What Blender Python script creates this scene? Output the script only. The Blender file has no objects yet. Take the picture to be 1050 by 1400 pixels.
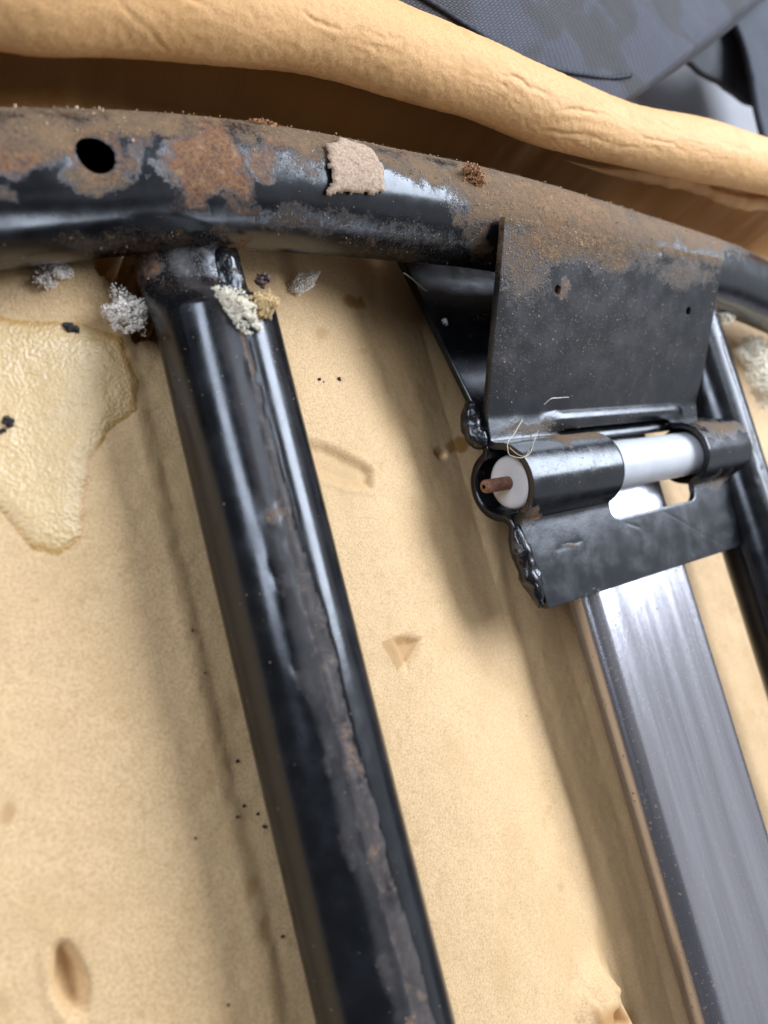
import bpy, math, random
import numpy as np
from mathutils import Matrix, Vector
random.seed(4); RNG = np.random.default_rng(4)
SC = bpy.context.scene; COL = SC.collection
MM = 0.001

# ------------------------------------------------------------------ camera, world, lamps, exposure
# World: millimetres in the numbers below, metres in the scene. Z stands up from the cushion,
# X runs along the cross tube, Y along the upright tubes.
F_PX, H = 1011.0, 124.5
N = np.array([0.7e-3*F_PX, 0.3e-3*F_PX, 1.0]); N /= np.linalg.norm(N)
def _cam(u, v, z):
    r = np.array([(u-525)/F_PX, (700-v)/F_PX, -1.0])
    return r*(z-H)/(N @ r)
_yd = _cam(324, 580, 0)-_cam(510, 1350, 0); _yd /= np.linalg.norm(_yd)
ROT = np.array([np.cross(_yd, N), _yd, N])          # rows: world axes in camera axes
_c0 = ROT @ _cam(525, 700, 0)
EYE = np.array([-_c0[0], -_c0[1], H])
def at(u, v, z=0.0):
    """where a sight line through a photo pixel meets the level z (mm)"""
    return ROT @ _cam(u, v, z)+EYE
def proj(P):
    q = (np.asarray(P)-EYE) @ ROT
    d = -q[..., 2]
    return 525+F_PX*q[..., 0]/d, 700-F_PX*q[..., 1]/d

cam = bpy.data.cameras.new('camera'); cam.sensor_fit = 'VERTICAL'; cam.sensor_height = 36; cam.sensor_width = 36
cam.lens = 36*F_PX/1400; cam.clip_start = 0.005; cam.clip_end = 50
co = bpy.data.objects.new('camera', cam); COL.objects.link(co); SC.camera = co
m4 = Matrix.Identity(4)
for i in range(3):
    for j in range(3): m4[i][j] = ROT[i][j]
    m4[i][3] = EYE[i]*MM
co.matrix_world = m4
cam.dof.use_dof = True; cam.dof.focus_distance = 0.175; cam.dof.aperture_fstop = 13

wd = bpy.data.worlds.new('World'); SC.world = wd; wd.use_nodes = True
bg = wd.node_tree.nodes['Background']
bg.inputs[0].default_value = (0.78, 0.85, 1.0, 1); bg.inputs[1].default_value = 0.14

def area(name, loc, aim, sx, sy, watts, col):
    l = bpy.data.lights.new(name, 'AREA'); l.shape = 'RECTANGLE'; l.size = sx; l.size_y = sy
    l.energy = watts; l.color = col
    o = bpy.data.objects.new(name, l); COL.objects.link(o)
    o.location = loc
    d = (Vector(aim)-Vector(loc)).normalized()
    yv = Vector((0, 1, 0)); zv = -d; xv = yv.cross(zv).normalized(); yv = zv.cross(xv)
    o.rotation_euler = Matrix((xv, yv, zv)).transposed().to_euler()
    return o
area('ceiling_lamp', (0.92, 0.40, 0.84), (0, 0.1, 0), 0.60, 1.0, 44, (0.74, 0.84, 1.0))
area('ceiling_lamp', (-0.95, 0.42, 0.76), (0, 0.1, 0), 0.34, 0.85, 17.0, (0.70, 0.81, 1.0))
area('window_lamp', (0.78, -1.38, 0.29), (0, 0, 0), 0.80, 0.13, 8.0, (0.74, 0.84, 1.0))
area('wall_fill', (1.7, -0.2, 1.15), (0, 0, 0), 1.9, 2.6, 11, (0.86, 0.91, 1.0))  # unseen soft fill lamp, added for sheen on bracket and bar
area('ceiling_lamp', (0.20, 0.48, 1.55), (-0.06, 0.03, 0), 0.24, 0.46, 3.4, (0.74, 0.84, 1.0))
area('ceiling_fill', (0.35, 0.25, 1.9), (0, 0, 0), 2.2, 2.2, 2.5, (1.0, 0.98, 0.95))  # unseen broad fill lamp, added overhead to lift the light
SC.view_settings.view_transform = 'Standard'; SC.view_settings.look = 'None'
SC.view_settings.exposure = -0.22; SC.view_settings.gamma = 1.0; SC.view_settings.use_curve_mapping = False
SC.render.engine = 'CYCLES'

# ------------------------------------------------------------------ numeric helpers
def vnoise(P, seed=0):
    P = np.asarray(P, float); i = np.floor(P).astype(np.int64); f = P-i; f = f*f*(3-2*f)
    def hsh(a, b, c):
        h = (a*374761393+b*668265263+c*2147483647+seed*974711) & 0xffffffff
        h = ((h ^ (h >> 13))*1274126177) & 0xffffffff
        h = ((h ^ (h >> 16))*2246822519) & 0xffffffff
        return ((h ^ (h >> 15)) & 0xffff)/65535.0
    o = 0
    for a in (0, 1):
        wa = f[..., 0] if a else 1-f[..., 0]
        for b in (0, 1):
            wb = f[..., 1] if b else 1-f[..., 1]
            for c in (0, 1):
                wc = f[..., 2] if c else 1-f[..., 2]
                o = o+wa*wb*wc*hsh(i[..., 0]+a, i[..., 1]+b, i[..., 2]+c)
    return o
def fbm(P, scale, octv=4, seed=0):
    """noise in -1..1, features about `scale` mm across"""
    P = np.asarray(P, float)/scale; o = 0; a = 1; t = 0
    for k in range(octv):
        o = o+a*(vnoise(P*(2.03**k)+17.3*k, seed+k)*2-1); t += a; a *= 0.5
    return o/t*1.6
def ss(a, b, x):
    t = np.clip((x-a)/(b-a), 0, 1); return t*t*(3-2*t)
def interp(x, pts):
    p = np.array(pts, float); return np.interp(x, p[:, 0], p[:, 1])
def smooth_interp(x, pts):
    """Catmull-Rom through (x, y) pairs"""
    p = np.array(pts, float); X, Y = p[:, 0], p[:, 1]
    m = np.gradient(Y, X); x = np.clip(x, X[0], X[-1])
    i = np.clip(np.searchsorted(X, x)-1, 0, len(X)-2); h = X[i+1]-X[i]; t = (x-X[i])/h
    return (2*t**3-3*t*t+1)*Y[i]+(t**3-2*t*t+t)*h*m[i]+(-2*t**3+3*t*t)*Y[i+1]+(t**3-t*t)*h*m[i+1]
def blobs(u, v, lst, P=None, warp=10, seed=3):
    """largest soft spot out of (u, v, radius_u, radius_v, strength[, turn])"""
    if P is not None:
        u = u+warp*fbm(P, 5, 3, seed); v = v+warp*fbm(P, 5, 3, seed+9)
    o = np.zeros_like(u)
    for b in lst:
        c, s = math.cos(math.radians(b[5] if len(b) > 5 else 0)), math.sin(math.radians(b[5] if len(b) > 5 else 0))
        du, dv = u-b[0], v-b[1]
        r = np.sqrt(((du*c+dv*s)/b[2])**2+((-du*s+dv*c)/b[3])**2)
        o = np.maximum(o, b[4]*(1-ss(0.35, 1.4, r)))
    return o

def poly_sdf(u, v, p):
    d = np.full(u.shape, 1e9); ins = np.zeros(u.shape, bool)
    for a, b in zip(p, np.roll(p, -1, 0)):
        e = b-a; t = np.clip(((u-a[0])*e[0]+(v-a[1])*e[1])/(e @ e), 0, 1)
        d = np.minimum(d, np.hypot(u-a[0]-t*e[0], v-a[1]-t*e[1]))
        c = ((a[1] <= v) != (b[1] <= v)) & (u < (b[0]-a[0])*(v-a[1])/(b[1]-a[1]+1e-12)+a[0]); ins ^= c
    return np.where(ins, -d, d)

# ------------------------------------------------------------------ object helpers
def obj(name, verts, faces, mat, parent=None, attrs=None, smooth=True, uv=None):
    me = bpy.data.meshes.new(name)
    verts = np.asarray(verts, float)*MM
    if isinstance(faces, np.ndarray):
        n, k = faces.shape
        me.vertices.add(len(verts)); me.vertices.foreach_set('co', verts.ravel())
        me.loops.add(n*k); me.loops.foreach_set('vertex_index', faces.ravel().astype(np.int32))
        me.polygons.add(n); me.polygons.foreach_set('loop_start', np.arange(0, n*k, k, dtype=np.int32))
        me.update(calc_edges=True); me.validate()
    else:
        me.from_pydata([tuple(q) for q in verts], [], [tuple(q) for q in faces])
    for k, a in (attrs or {}).items():
        at_ = me.attributes.new(k, 'FLOAT', 'POINT'); at_.data.foreach_set('value', np.asarray(a, np.float32).ravel())
    if uv is not None:
        l = me.uv_layers.new(name='UVMap'); idx = np.empty(len(me.loops), np.int32); me.loops.foreach_get('vertex_index', idx)
        l.data.foreach_set('uv', np.asarray(uv, np.float32)[idx].ravel())
    me.polygons.foreach_set('use_smooth', [smooth]*len(me.polygons))
    me.materials.append(mat)
    o = bpy.data.objects.new(name, me); COL.objects.link(o)
    if parent is not None: o.parent = parent
    return o
def tag(o, label=None, cat=None, group=None, kind=None):
    for k, x in (('label', label), ('category', cat), ('group', group), ('kind', kind)):
        if x: o[k] = x
    return o
def empty(name, label, cat):
    o = bpy.data.objects.new(name, None); COL.objects.link(o); o.empty_display_size = 0.01
    return tag(o, label, cat)
def gridfaces(nu, nv, wrap_v=False):
    i = np.arange(nu-1)[:, None]; j = np.arange(nv if wrap_v else nv-1)[None, :]; j2 = (j+1) % nv
    return np.stack(np.broadcast_arrays(i*nv+j, (i+1)*nv+j, (i+1)*nv+j2, i*nv+j2), -1).reshape(-1, 4)
def sweep(path, rad, nv=48, cap=True, sq=None):
    """tube round a path: path (n,3), rad (n,) or (n,nv); returns verts, faces, theta"""
    path = np.asarray(path, float); n = len(path)
    T = np.gradient(path, axis=0); T /= np.linalg.norm(T, axis=1)[:, None]
    up = np.array([0, 0, 1.0]) if abs(T[0][2]) < 0.9 else np.array([1.0, 0, 0])
    A = np.empty_like(T); a = up
    for k in range(n):
        a = a-T[k]*(a @ T[k]); a /= np.linalg.norm(a); A[k] = a
    B = np.cross(T, A)
    th = np.linspace(0, 2*np.pi, nv, endpoint=False)
    rad = np.asarray(rad, float); rad = np.broadcast_to(rad if rad.ndim != 1 else rad[:, None], (n, nv))
    V = path[:, None]+rad[..., None]*(np.cos(th)[None, :, None]*A[:, None]+np.sin(th)[None, :, None]*B[:, None])
    V = V.reshape(-1, 3); Fc = [tuple(q) for q in gridfaces(n, nv, True)]
    if cap: Fc += [tuple(range(nv))[::-1], tuple(range((n-1)*nv, n*nv))]
    return V, Fc, th
def mesh_solidify(o, t, off=-1):
    md = o.modifiers.new('thickness', 'SOLIDIFY'); md.thickness = t*MM; md.offset = off
    return o

# ------------------------------------------------------------------ material helpers
class NT:
    def __init__(s, name):
        s.m = bpy.data.materials.new(name); s.m.use_nodes = True; s.t = s.m.node_tree
        s.b = s.t.nodes['Principled BSDF']; s.out = s.t.nodes['Material Output']
        s.co = s.t.nodes.new('ShaderNodeTexCoord').outputs['Object']
    def lk(s, a, b):
        if isinstance(a, (int, float)): b.default_value = a
        elif isinstance(a, tuple): b.default_value = (*a, 1) if len(a) == 3 else a
        else: s.t.links.new(a, b)
    def noise(s, scale, detail=4, rough=0.55, stretch=None, dist=0):
        n = s.t.nodes.new('ShaderNodeTexNoise'); n.inputs['Scale'].default_value = scale
        n.inputs['Detail'].default_value = detail; n.inputs['Roughness'].default_value = rough; n.inputs['Distortion'].default_value = dist
        c = s.co
        if stretch:
            mp = s.t.nodes.new('ShaderNodeMapping'); mp.inputs['Scale'].default_value = stretch; s.t.links.new(c, mp.inputs[0]); c = mp.outputs[0]
        s.t.links.new(c, n.inputs['Vector']); return n.outputs['Fac']
    def voro(s, scale):
        n = s.t.nodes.new('ShaderNodeTexVoronoi'); n.inputs['Scale'].default_value = scale
        s.t.links.new(s.co, n.inputs['Vector']); return n.outputs['Distance']
    def attr(s, name):
        n = s.t.nodes.new('ShaderNodeAttribute'); n.attribute_name = name; return n.outputs['Fac']
    def math(s, op, a, b=0.0, clamp=False):
        n = s.t.nodes.new('ShaderNodeMath'); n.operation = op; n.use_clamp = clamp
        s.lk(a, n.inputs[0]); s.lk(b, n.inputs[1]); return n.outputs[0]
    def step(s, x, a, b, lo=0.0, hi=1.0):
        n = s.t.nodes.new('ShaderNodeMapRange'); n.interpolation_type = 'SMOOTHSTEP'
        s.lk(x, n.inputs[0])
        for k, q in enumerate((a, b, lo, hi)): n.inputs[1+k].default_value = q
        return n.outputs[0]
    def mask(s, a, n, amp, lo, hi):
        """attribute roughened by noise, then cut"""
        return s.step(s.math('ADD', a, s.math('MULTIPLY', s.math('SUBTRACT', n, 0.5), amp)), lo, hi)
    def mix(s, f, a, b):
        n = s.t.nodes.new('ShaderNodeMix'); n.data_type = 'RGBA'
        s.lk(f, n.inputs[0]); s.lk(a, n.inputs[6]); s.lk(b, n.inputs[7]); return n.outputs[2]
    def mixf(s, f, a, b):
        n = s.t.nodes.new('ShaderNodeMix'); n.data_type = 'FLOAT'
        s.lk(f, n.inputs[0]); s.lk(a, n.inputs[2]); s.lk(b, n.inputs[3]); return n.outputs[0]
    def bump(s, h, strength, dist):
        n = s.t.nodes.new('ShaderNodeBump'); n.inputs['Strength'].default_value = strength; n.inputs['Distance'].default_value = dist
        s.lk(h, n.inputs['Height']); s.t.links.new(n.outputs[0], s.b.inputs['Normal']); return n
    def set(s, **k):
        for q, x in k.items(): s.lk(x, s.b.inputs[q.replace('_', ' ')])
        return s.m

def black_paint():
    n = NT('black_paint')
    n1 = n.noise(700, 8, 0.65); n2 = n.noise(2600, 3, 0.6); n3 = n.noise(160, 5); n4 = n.noise(1500, 6, 0.7)
    n5 = n.noise(330, 9, 0.72)
    rust = n.mask(n.attr('rust'), n.math('ADD', n.math('MULTIPLY', n1, 0.4), n.math('MULTIPLY', n5, 0.6)), 1.8, 0.26, 0.88)
    film = n.mask(n.attr('dust'), n.math('ADD', n.math('MULTIPLY', n1, 0.55), n.math('MULTIPLY', n5, 0.45)), 1.7, 0.28, 0.92)
    dust = n.mask(n.attr('dust'), n2, 1.7, 0.45, 0.80)
    scuff = n.mask(n.attr('scuff'), n3, 0.6, 0.20, 0.80)
    haze = n.step(n3, 0.35, 0.75)
    base = n.mix(haze, (0.0050, 0.0053, 0.0062), (0.0095, 0.0098, 0.0115))
    base = n.mix(scuff, base, n.mix(n1, (0.017, 0.0158, 0.0162), (0.056, 0.049, 0.046)))
    bare = n.math('MULTIPLY', n.mask(n.attr('bare'), n1, 0.7, 0.25, 0.80), 0.85)
    base = n.mix(bare, base, n.mix(n5, (0.022, 0.018, 0.0165), (0.105, 0.082, 0.070)))
    base = n.mix(n.math('MULTIPLY', film, 0.80), base, n.mix(n.step(n.math('ADD', n5, n.math('MULTIPLY', n1, 0.5)), 0.60, 0.98), (0.020, 0.0125, 0.0085), (0.20, 0.105, 0.044)))
    rc = n.mix(n.step(n4, 0.30, 0.62), (0.045, 0.020, 0.011), (0.235, 0.098, 0.033))
    rc = n.mix(n.step(n2, 0.52, 0.80), rc, (0.28, 0.155, 0.07))
    rc = n.mix(n.step(n5, 0.52, 0.70), rc, (0.31, 0.185, 0.09)); rc = n.mix(n.step(n5, 0.44, 0.30), rc, (0.035, 0.018, 0.012))
    base = n.mix(n.math('MULTIPLY', rust, 0.92), base, rc)
    base = n.mix(n.math('MULTIPLY', dust, 0.6), base, n.mix(n4, (0.10, 0.055, 0.024), (0.33, 0.195, 0.088)))
    r = n.mixf(haze, 0.17, 0.27)
    r = n.mixf(scuff, r, 0.33); r = n.mixf(bare, r, 0.5); r = n.mixf(n.math('MULTIPLY', film, 0.95), r, 0.82); r = n.mixf(rust, r, 0.85); r = n.mixf(n.math('MULTIPLY', dust, 0.8), r, 0.9)
    hgt = n.math('ADD', n.math('MULTIPLY', n1, n.math('ADD', n.math('ADD', n.math('MULTIPLY', rust, 1.2), n.math('MULTIPLY', film, 0.6)), 0.085)), n.math('MULTIPLY', n3, 0.12))
    hgt = n.math('ADD', hgt, n.math('MULTIPLY', dust, 0.35))
    n.bump(hgt, 0.55, 0.0004)
    return n.set(Base_Color=base, Roughness=r)
def foam_mat(name, light, dark, deep):
    n = NT(name)
    a = n.noise(1700, 6, 0.78); b = n.noise(2600, 3, 0.6); c = n.noise(60, 5); d = n.noise(18, 3)
    col = n.mix(n.step(a, 0.36, 0.60), dark, light)
    col = n.mix(n.math('MULTIPLY', n.step(c, 0.45, 0.75), 0.45), col, dark)
    e = n.noise(150, 6, 0.7); col = n.mix(n.math('MULTIPLY', n.step(e, 0.56, 0.72), 0.28), col, deep)
    col = n.mix(n.math('MULTIPLY', n.step(d, 0.5, 0.7), 0.3), col, (0.70, 0.49, 0.24))
    col = n.mix(n.mask(n.attr('stain_shade'), a, 0.7, 0.25, 0.95), col, deep)
    n.bump(n.math('ADD', a, n.math('MULTIPLY', b, 0.6)), 0.5, 0.00045)
    return n.set(Base_Color=col, Roughness=n.mixf(a, 0.5, 0.75), Specular_IOR_Level=0.35)
def glue_mat():
    n = NT('dried_glue'); a = n.noise(1100, 5, 0.6); b = n.noise(120, 3); c = n.voro(1500)
    col = n.mix(a, (0.57, 0.37, 0.155), (0.68, 0.455, 0.205))
    col = n.mix(n.attr('rim'), col, (0.52, 0.285, 0.085))
    n.bump(n.math('ADD', n.math('ADD', a, n.math('MULTIPLY', c, 0.5)), n.math('MULTIPLY', b, 1.2)), 0.8, 0.00036)
    return n.set(Base_Color=col, Roughness=0.19, Specular_IOR_Level=0.8)
def zinc_mat():
    n = NT('zinc_steel')
    st = n.step(n.noise(210, 6, 0.65, (1, 0.030, 1)), 0.25, 0.75); sp = n.noise(900, 2); s2 = n.noise(2600, 2); a = n.noise(45, 4)
    col = n.mix(st, (0.30, 0.282, 0.29), (0.45, 0.425, 0.44))
    spot = n.step(sp, 0.665, 0.72)
    col = n.mix(spot, col, (0.20, 0.13, 0.07))
    r = n.mixf(st, 0.20, 0.27); r = n.mixf(n.step(s2, 0.66, 0.72), r, 0.16); r = n.mixf(spot, r, 0.8)
    n.bump(n.math('ADD', n.math('MULTIPLY', s2, 0.35), n.math('ADD', n.math('MULTIPLY', st, 0.4), n.math('MULTIPLY', a, 0.8))), 0.30, 0.0003)
    return n.set(Base_Color=col, Roughness=r, Metallic=n.mixf(spot, 0.9, 0.0))
def plain(name, c1, c2, scale, rough, bump=0.3, dist=0.0003, **k):
    n = NT(name); a = n.noise(scale, 5, 0.65)
    n.bump(a, bump, dist)
    return n.set(Base_Color=n.mix(n.step(a, 0.3, 0.7), c1, c2), Roughness=rough, **k)
def cloth_mat():
    n = NT('woven_cloth')
    uvn = n.t.nodes.new('ShaderNodeTexCoord'); mp = n.t.nodes.new('ShaderNodeMapping'); n.t.links.new(uvn.outputs['UV'], mp.inputs[0])
    sep = n.t.nodes.new('ShaderNodeSeparateXYZ'); n.t.links.new(mp.outputs[0], sep.inputs[0])
    def wave(x): return n.math('ABSOLUTE', n.math('SINE', n.math('MULTIPLY', x, math.pi)))
    X, Y = sep.outputs[0], sep.outputs[1]
    wx, wy = wave(X), wave(Y)
    par = n.math('MODULO', n.math('ADD', n.math('FLOOR', X), n.math('FLOOR', Y)), 2.0)
    thr = n.mixf(par, n.math('MULTIPLY', wx, n.math('ADD', n.math('MULTIPLY', wy, 0.6), 0.4)),
                 n.math('MULTIPLY', wy, n.math('ADD', n.math('MULTIPLY', wx, 0.6), 0.4)))
    camo = n.step(n.noise(38, 2, 0.5, None, 0.4), 0.49, 0.55)
    tone = n.mix(n.noise(500, 3), (0.118, 0.112, 0.124), (0.170, 0.162, 0.178))
    tone = n.mix(n.math('MULTIPLY', camo, 0.55), tone, (0.105, 0.088, 0.060))
    tone = n.mix(par, tone, n.mix(0.35, tone, (0.03, 0.033, 0.045)))
    col = n.mix(n.step(thr, 0.05, 0.45), (0.018, 0.019, 0.026), tone)
    n.bump(thr, 0.8, 0.0005)
    return n.set(Base_Color=col, Roughness=0.8, Specular_IOR_Level=0.2)

M = dict(
    black=black_paint(),
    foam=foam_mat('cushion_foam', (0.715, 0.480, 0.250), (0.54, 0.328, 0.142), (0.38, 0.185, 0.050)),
    lip=foam_mat('foam_skin', (0.79, 0.445, 0.185), (0.68, 0.345, 0.115), (0.33, 0.13, 0.03)),
    glue=glue_mat(), zinc=zinc_mat(),
    nylon=plain('white_nylon', (0.50, 0.485, 0.48), (0.56, 0.545, 0.54), 120, 0.38, 0.12, Subsurface_Weight=0.25, Subsurface_Scale=0.002),
    pin=plain('rusty_pin', (0.13, 0.052, 0.026), (0.27, 0.12, 0.062), 900, 0.7, 0.6),
    crumb=plain('pale_crumb', (0.86, 0.76, 0.58), (0.94, 0.87, 0.72), 1500, 0.85, 0.1),
    crumb_grey=plain('greyish_crumb', (0.90, 0.80, 0.69), (0.95, 0.88, 0.79), 1500, 0.85, 0.1),
    crumb_tan=plain('tan_crumb', (0.62, 0.42, 0.18), (0.80, 0.60, 0.32), 1500, 0.85, 0.1),
    rustlump=plain('rust_crust', (0.24, 0.10, 0.038), (0.52, 0.27, 0.12), 1300, 0.9, 0.7),
    scrap=plain('foam_residue', (0.34, 0.215, 0.135), (0.56, 0.395, 0.27), 1500, 0.9, 0.8, 0.0005),
    dirt=plain('dark_dirt', (0.012, 0.009, 0.008), (0.05, 0.034, 0.026), 1500, 0.7, 0.7),
    dirtbrown=plain('brown_dirt', (0.035, 0.017, 0.012), (0.10, 0.05, 0.035), 1500, 0.55, 0.7),
    fibre=plain('fibre', (0.50, 0.38, 0.24), (0.62, 0.5, 0.35), 600, 0.5, 0.1),
    fibre_white=plain('white_fibre', (0.75, 0.7, 0.64), (0.85, 0.8, 0.75), 600, 0.4, 0.1),
    dust=plain('dust_specks', (0.27, 0.19, 0.10), (0.58, 0.45, 0.28), 300, 0.9, 0.1),
    cloth=cloth_mat(),
    thread=plain('dark_thread', (0.012, 0.012, 0.016), (0.03, 0.03, 0.038), 900, 0.8, 0.4),
    strap=plain('black_webbing', (0.010, 0.010, 0.011), (0.022, 0.021, 0.022), 900, 0.75, 0.5),
    slate=plain('slate_webbing', (0.022, 0.024, 0.030), (0.040, 0.042, 0.052), 900, 0.8, 0.5),
    floor=plain('grey_floor', (0.22, 0.205, 0.205), (0.28, 0.262, 0.258), 14, 0.6, 0.2, 0.001),
)

# ------------------------------------------------------------------ the cushion
LIPZ = 13.0
_lp = [(-140, -70), (0, -36), (150, -24), (300, 2), (400, 23), (480, 48), (560, 76), (640, 104), (740, 147), (850, 183), (950, 205), (1050, 229), (1130, 250)]
_lpw = np.array([at(u, v, LIPZ)[:2] for u, v in _lp])
_lr = [(-140, 13), (0, 12), (300, 11.6), (480, 10.2), (640, 9.5), (850, 9.7), (1050, 10.0), (1130, 10)]
_lrw = [(_lpw[i][0], interp(_lp[i][0], _lr)) for i in range(len(_lp))]
def lip_y(x): return smooth_interp(x, _lpw) 
def lip_r(x): return interp(x, _lrw)
def foam_base(x, y):
    P = np.stack([x, y, np.zeros_like(x)], -1)
    crease = -40.8+0.9*fbm(P, 15, 3, 5)
    z = np.interp(x, [-150, -75, -55, -44, -30, -16, -2, 18, 40, 62, 90, 130, 170, 330], [-13, -11.5, -10.6, -10.8, -14.2, -14.6, -17, -22, -29, -38, -42, -42, -40, -40])
    z = z-0.8*ss(-2.6, 1.6, x-crease)*(1-ss(0, 10, x-crease))+0.16*fbm(P, 3.5, 3, 91)*np.exp(-((x-crease)/2.0)**2)
    z = z+1.1*fbm(P, 60, 3, 11)+0.22*fbm(P, 9, 3, 2)+0.07*fbm(P, 2.2, 2, 7)
    return z
def dimple(x, y, u, v, rx, ry, z0, turn=0.0):
    c = at(u, v, z0); dx, dy = x-c[0], y-c[1]; cs, sn = math.cos(turn), math.sin(turn)
    return np.sqrt(((dx*cs+dy*sn)/rx)**2+((-dx*sn+dy*cs)/ry)**2)
def foam_z(x, y):
    z = foam_base(x, y)
    P = np.stack([x, y, np.zeros_like(x)], -1)
    w = 0.25*fbm(P, 4, 2, 31)
    # torn hollow low on the left, small three-cornered nick, long moulded dent, lumps low on the right
    r = dimple(x, y, 94, 1336, 2.8, 6.6, -12, 0.12)+0.25*w
    z = z-3.2*(1-ss(0.45, 1.0, r))+0.35*np.exp(-((r-1.15)/0.2)**2)*ss(1, -1, x-at(94, 1336, -12)[0])
    def cut(pts, z0):
        p = np.array([at(u, v, z0)[:2] for u, v in pts])
        m = (x > p[:, 0].min()-6) & (x < p[:, 0].max()+6) & (y > p[:, 1].min()-6) & (y < p[:, 1].max()+6)
        d = np.full(x.shape, 99.0)
        if m.any(): d[m] = poly_sdf(x[m], y[m], p)
        return d
    d = cut([(520, 876), (548, 868), (579, 872), (560, 900), (543, 920), (532, 902)], -24)+0.5*w
    z = z-2.0*(1-ss(-2.6, 0.5, d))
    d = cut([(380, 600), (440, 608), (500, 628), (517, 640), (514, 668), (470, 666), (430, 655), (390, 650)], -20)+0.5*w
    z = z-1.3*(1-ss(-2.6, 0.2, d))*ss(-2, -0.2, d-6)*0-1.5*(1-ss(-2.4, 0.2, d))+0.3*np.exp(-((d-0.8)/0.7)**2)
    r = dimple(x, y, 224, 396, 11.5, 15, -14, 0)
    z = z-42*(1-ss(0.6, 1.15, r+w))  # pit added so the foam beside the upright falls into shade
    r = dimple(x, y, 805, 1392, 15, 17, -36, 0.25)
    z = z+9.5*(1-ss(0.15, 1.05, r+0.4*w))-1.2*np.exp(-((x-at(855, 1340, -28)[0]+0.25*(y-at(855, 1340, -28)[1]))/1.3)**2)*(1-ss(0.6, 1.1, r))+0.5*fbm(P, 7, 3, 81)*(1-ss(0.5, 1.3, r))
    r = dimple(x, y, 838, 1396, 8.0, 5.5, -29, 0.35)
    z = z-10*(1-ss(0.45, 1.0, r+0.5*w))
    r = dimple(x, y, 628, 608, 4.2, 1.8, -26, 0)
    z = z-3*(1-ss(0.6, 1.0, r))
    # folds beside the bar
    z = z+1.6*np.exp(-((x-62-4*np.sin(y/22.0)-0.10*(y+80))/5.0)**2)*ss(20, -30, y)
    # moulded wall behind the cross tube, then the outer side down to the floor
    ly, lr = lip_y(x), lip_r(x)
    z = z+(LIPZ+2-z)*ss(-7, 9, y-ly-0.4*lr+1.5*fbm(P, 18, 3, 44))
    z = z+(-64-z)*ss(8, 17, y-ly)
    return z
PAD = empty('foam_cushion', 'yellowed foam seat cushion carrying the black frame, with a rolled back edge', 'cushion')
xs = np.concatenate([np.arange(-150, -96, 3), np.arange(-96, 130, 0.55), np.arange(130, 331, 1.6)])
ys = np.concatenate([np.arange(-230, -110, 2.5), np.arange(-110, 100, 0.6), np.arange(100, 190, 1.2)])
GX, GY = np.meshgrid(xs, ys, indexing='ij')
GZ = foam_z(GX, GY)
V = np.stack([GX, GY, GZ], -1).reshape(-1, 3)
pu, pv = proj(V)
stain_shade = blobs(pu, pv, [  # foam stains, with some shade painted in among them
    (96, 1335, 24, 54, 0.42), (800, 1100, 60, 260, 0.30, -14), (485, 410, 18, 11, 0.9, 25), (445, 458, 12, 12, 0.55), (497, 482, 12, 8, 0.5),  # long turned spot: the bar's soft shadow put into the colour
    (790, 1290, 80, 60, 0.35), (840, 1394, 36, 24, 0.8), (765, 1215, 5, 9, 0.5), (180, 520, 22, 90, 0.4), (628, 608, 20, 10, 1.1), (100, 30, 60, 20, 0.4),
    (345, 1215, 14, 26, 0.6), (362, 1270, 16, 30, 0.55), (318, 960, 10, 25, 0.5), (235, 385, 55, 75, 1.3), (15, 372, 40, 26, 0.5), (840, 225, 60, 10, 0.9, 15), (1000, 300, 70, 14, 0.7, 20), (640, 165, 120, 18, 0.55, 14),  # wide strong spot: shade in the pit by the upright, painted in
    (10, 1110, 12, 25, 0.6), (150, 1140, 14, 5, .5), (2, 1370, 20, 30, .5), (190, 1390, 10, 14, .5), (940, 780, 20, 20, .4), (235, 760, 46, 170, .24, -10), (335, 1150, 40, 190, .30, -12), (60, 1190, 90, 60, .14), (120, 860, 60, 110, .12), (700, 720, 46, 130, .22), (640, 1310, 60, 40, .18), (470, 1000, 30, 90, .12), (40, 930, 40, 60, .14)], V, 7)  # long turned spots paint the upright's shadow edge; the rest is mottling
crs = -40.8+0.9*fbm(V*[1, 1, 0], 15, 3, 5)
NICK = np.array([(520, 876), (548, 868), (579, 872), (560, 900), (543, 920), (532, 902)], float)
DENT = np.array([(380, 600), (440, 608), (500, 628), (517, 640), (514, 668), (470, 666), (430, 655), (390, 650)], float)
wz = 3*fbm(V, 4, 3, 12)
stain_shade = np.maximum(stain_shade, 0.62*ss(2.5, -2.5, poly_sdf(pu, pv, NICK)+wz)); stain_shade = np.maximum(stain_shade, 0.40*ss(4, -4, poly_sdf(pu, pv, DENT)+wz))
stain_shade = np.maximum(stain_shade, 0.10*np.exp(-((V[:, 0]-crs+0.2)/0.9)**2))  # darker along the crease
stain_shade = np.maximum(stain_shade, 1.05*ss(6, -6, V[:, 2]*0-(V[:, 1]-lip_y(V[:, 0])+12)) * ss(60, 84, V[:, 1]))  # amber shade of the cavity behind the cross tube, put into the colour
speck = vnoise(V/0.9, 79); stain_shade = np.maximum(stain_shade, 0.7*ss(0.955, 0.99, speck)); speck = vnoise(V/1.6, 77); stain_shade = np.maximum(stain_shade, 0.9*ss(0.965, 0.99, speck))
obj('foam_pad', V, gridfaces(len(xs), len(ys)), M['foam'], PAD, dict(stain_shade=stain_shade))

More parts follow.
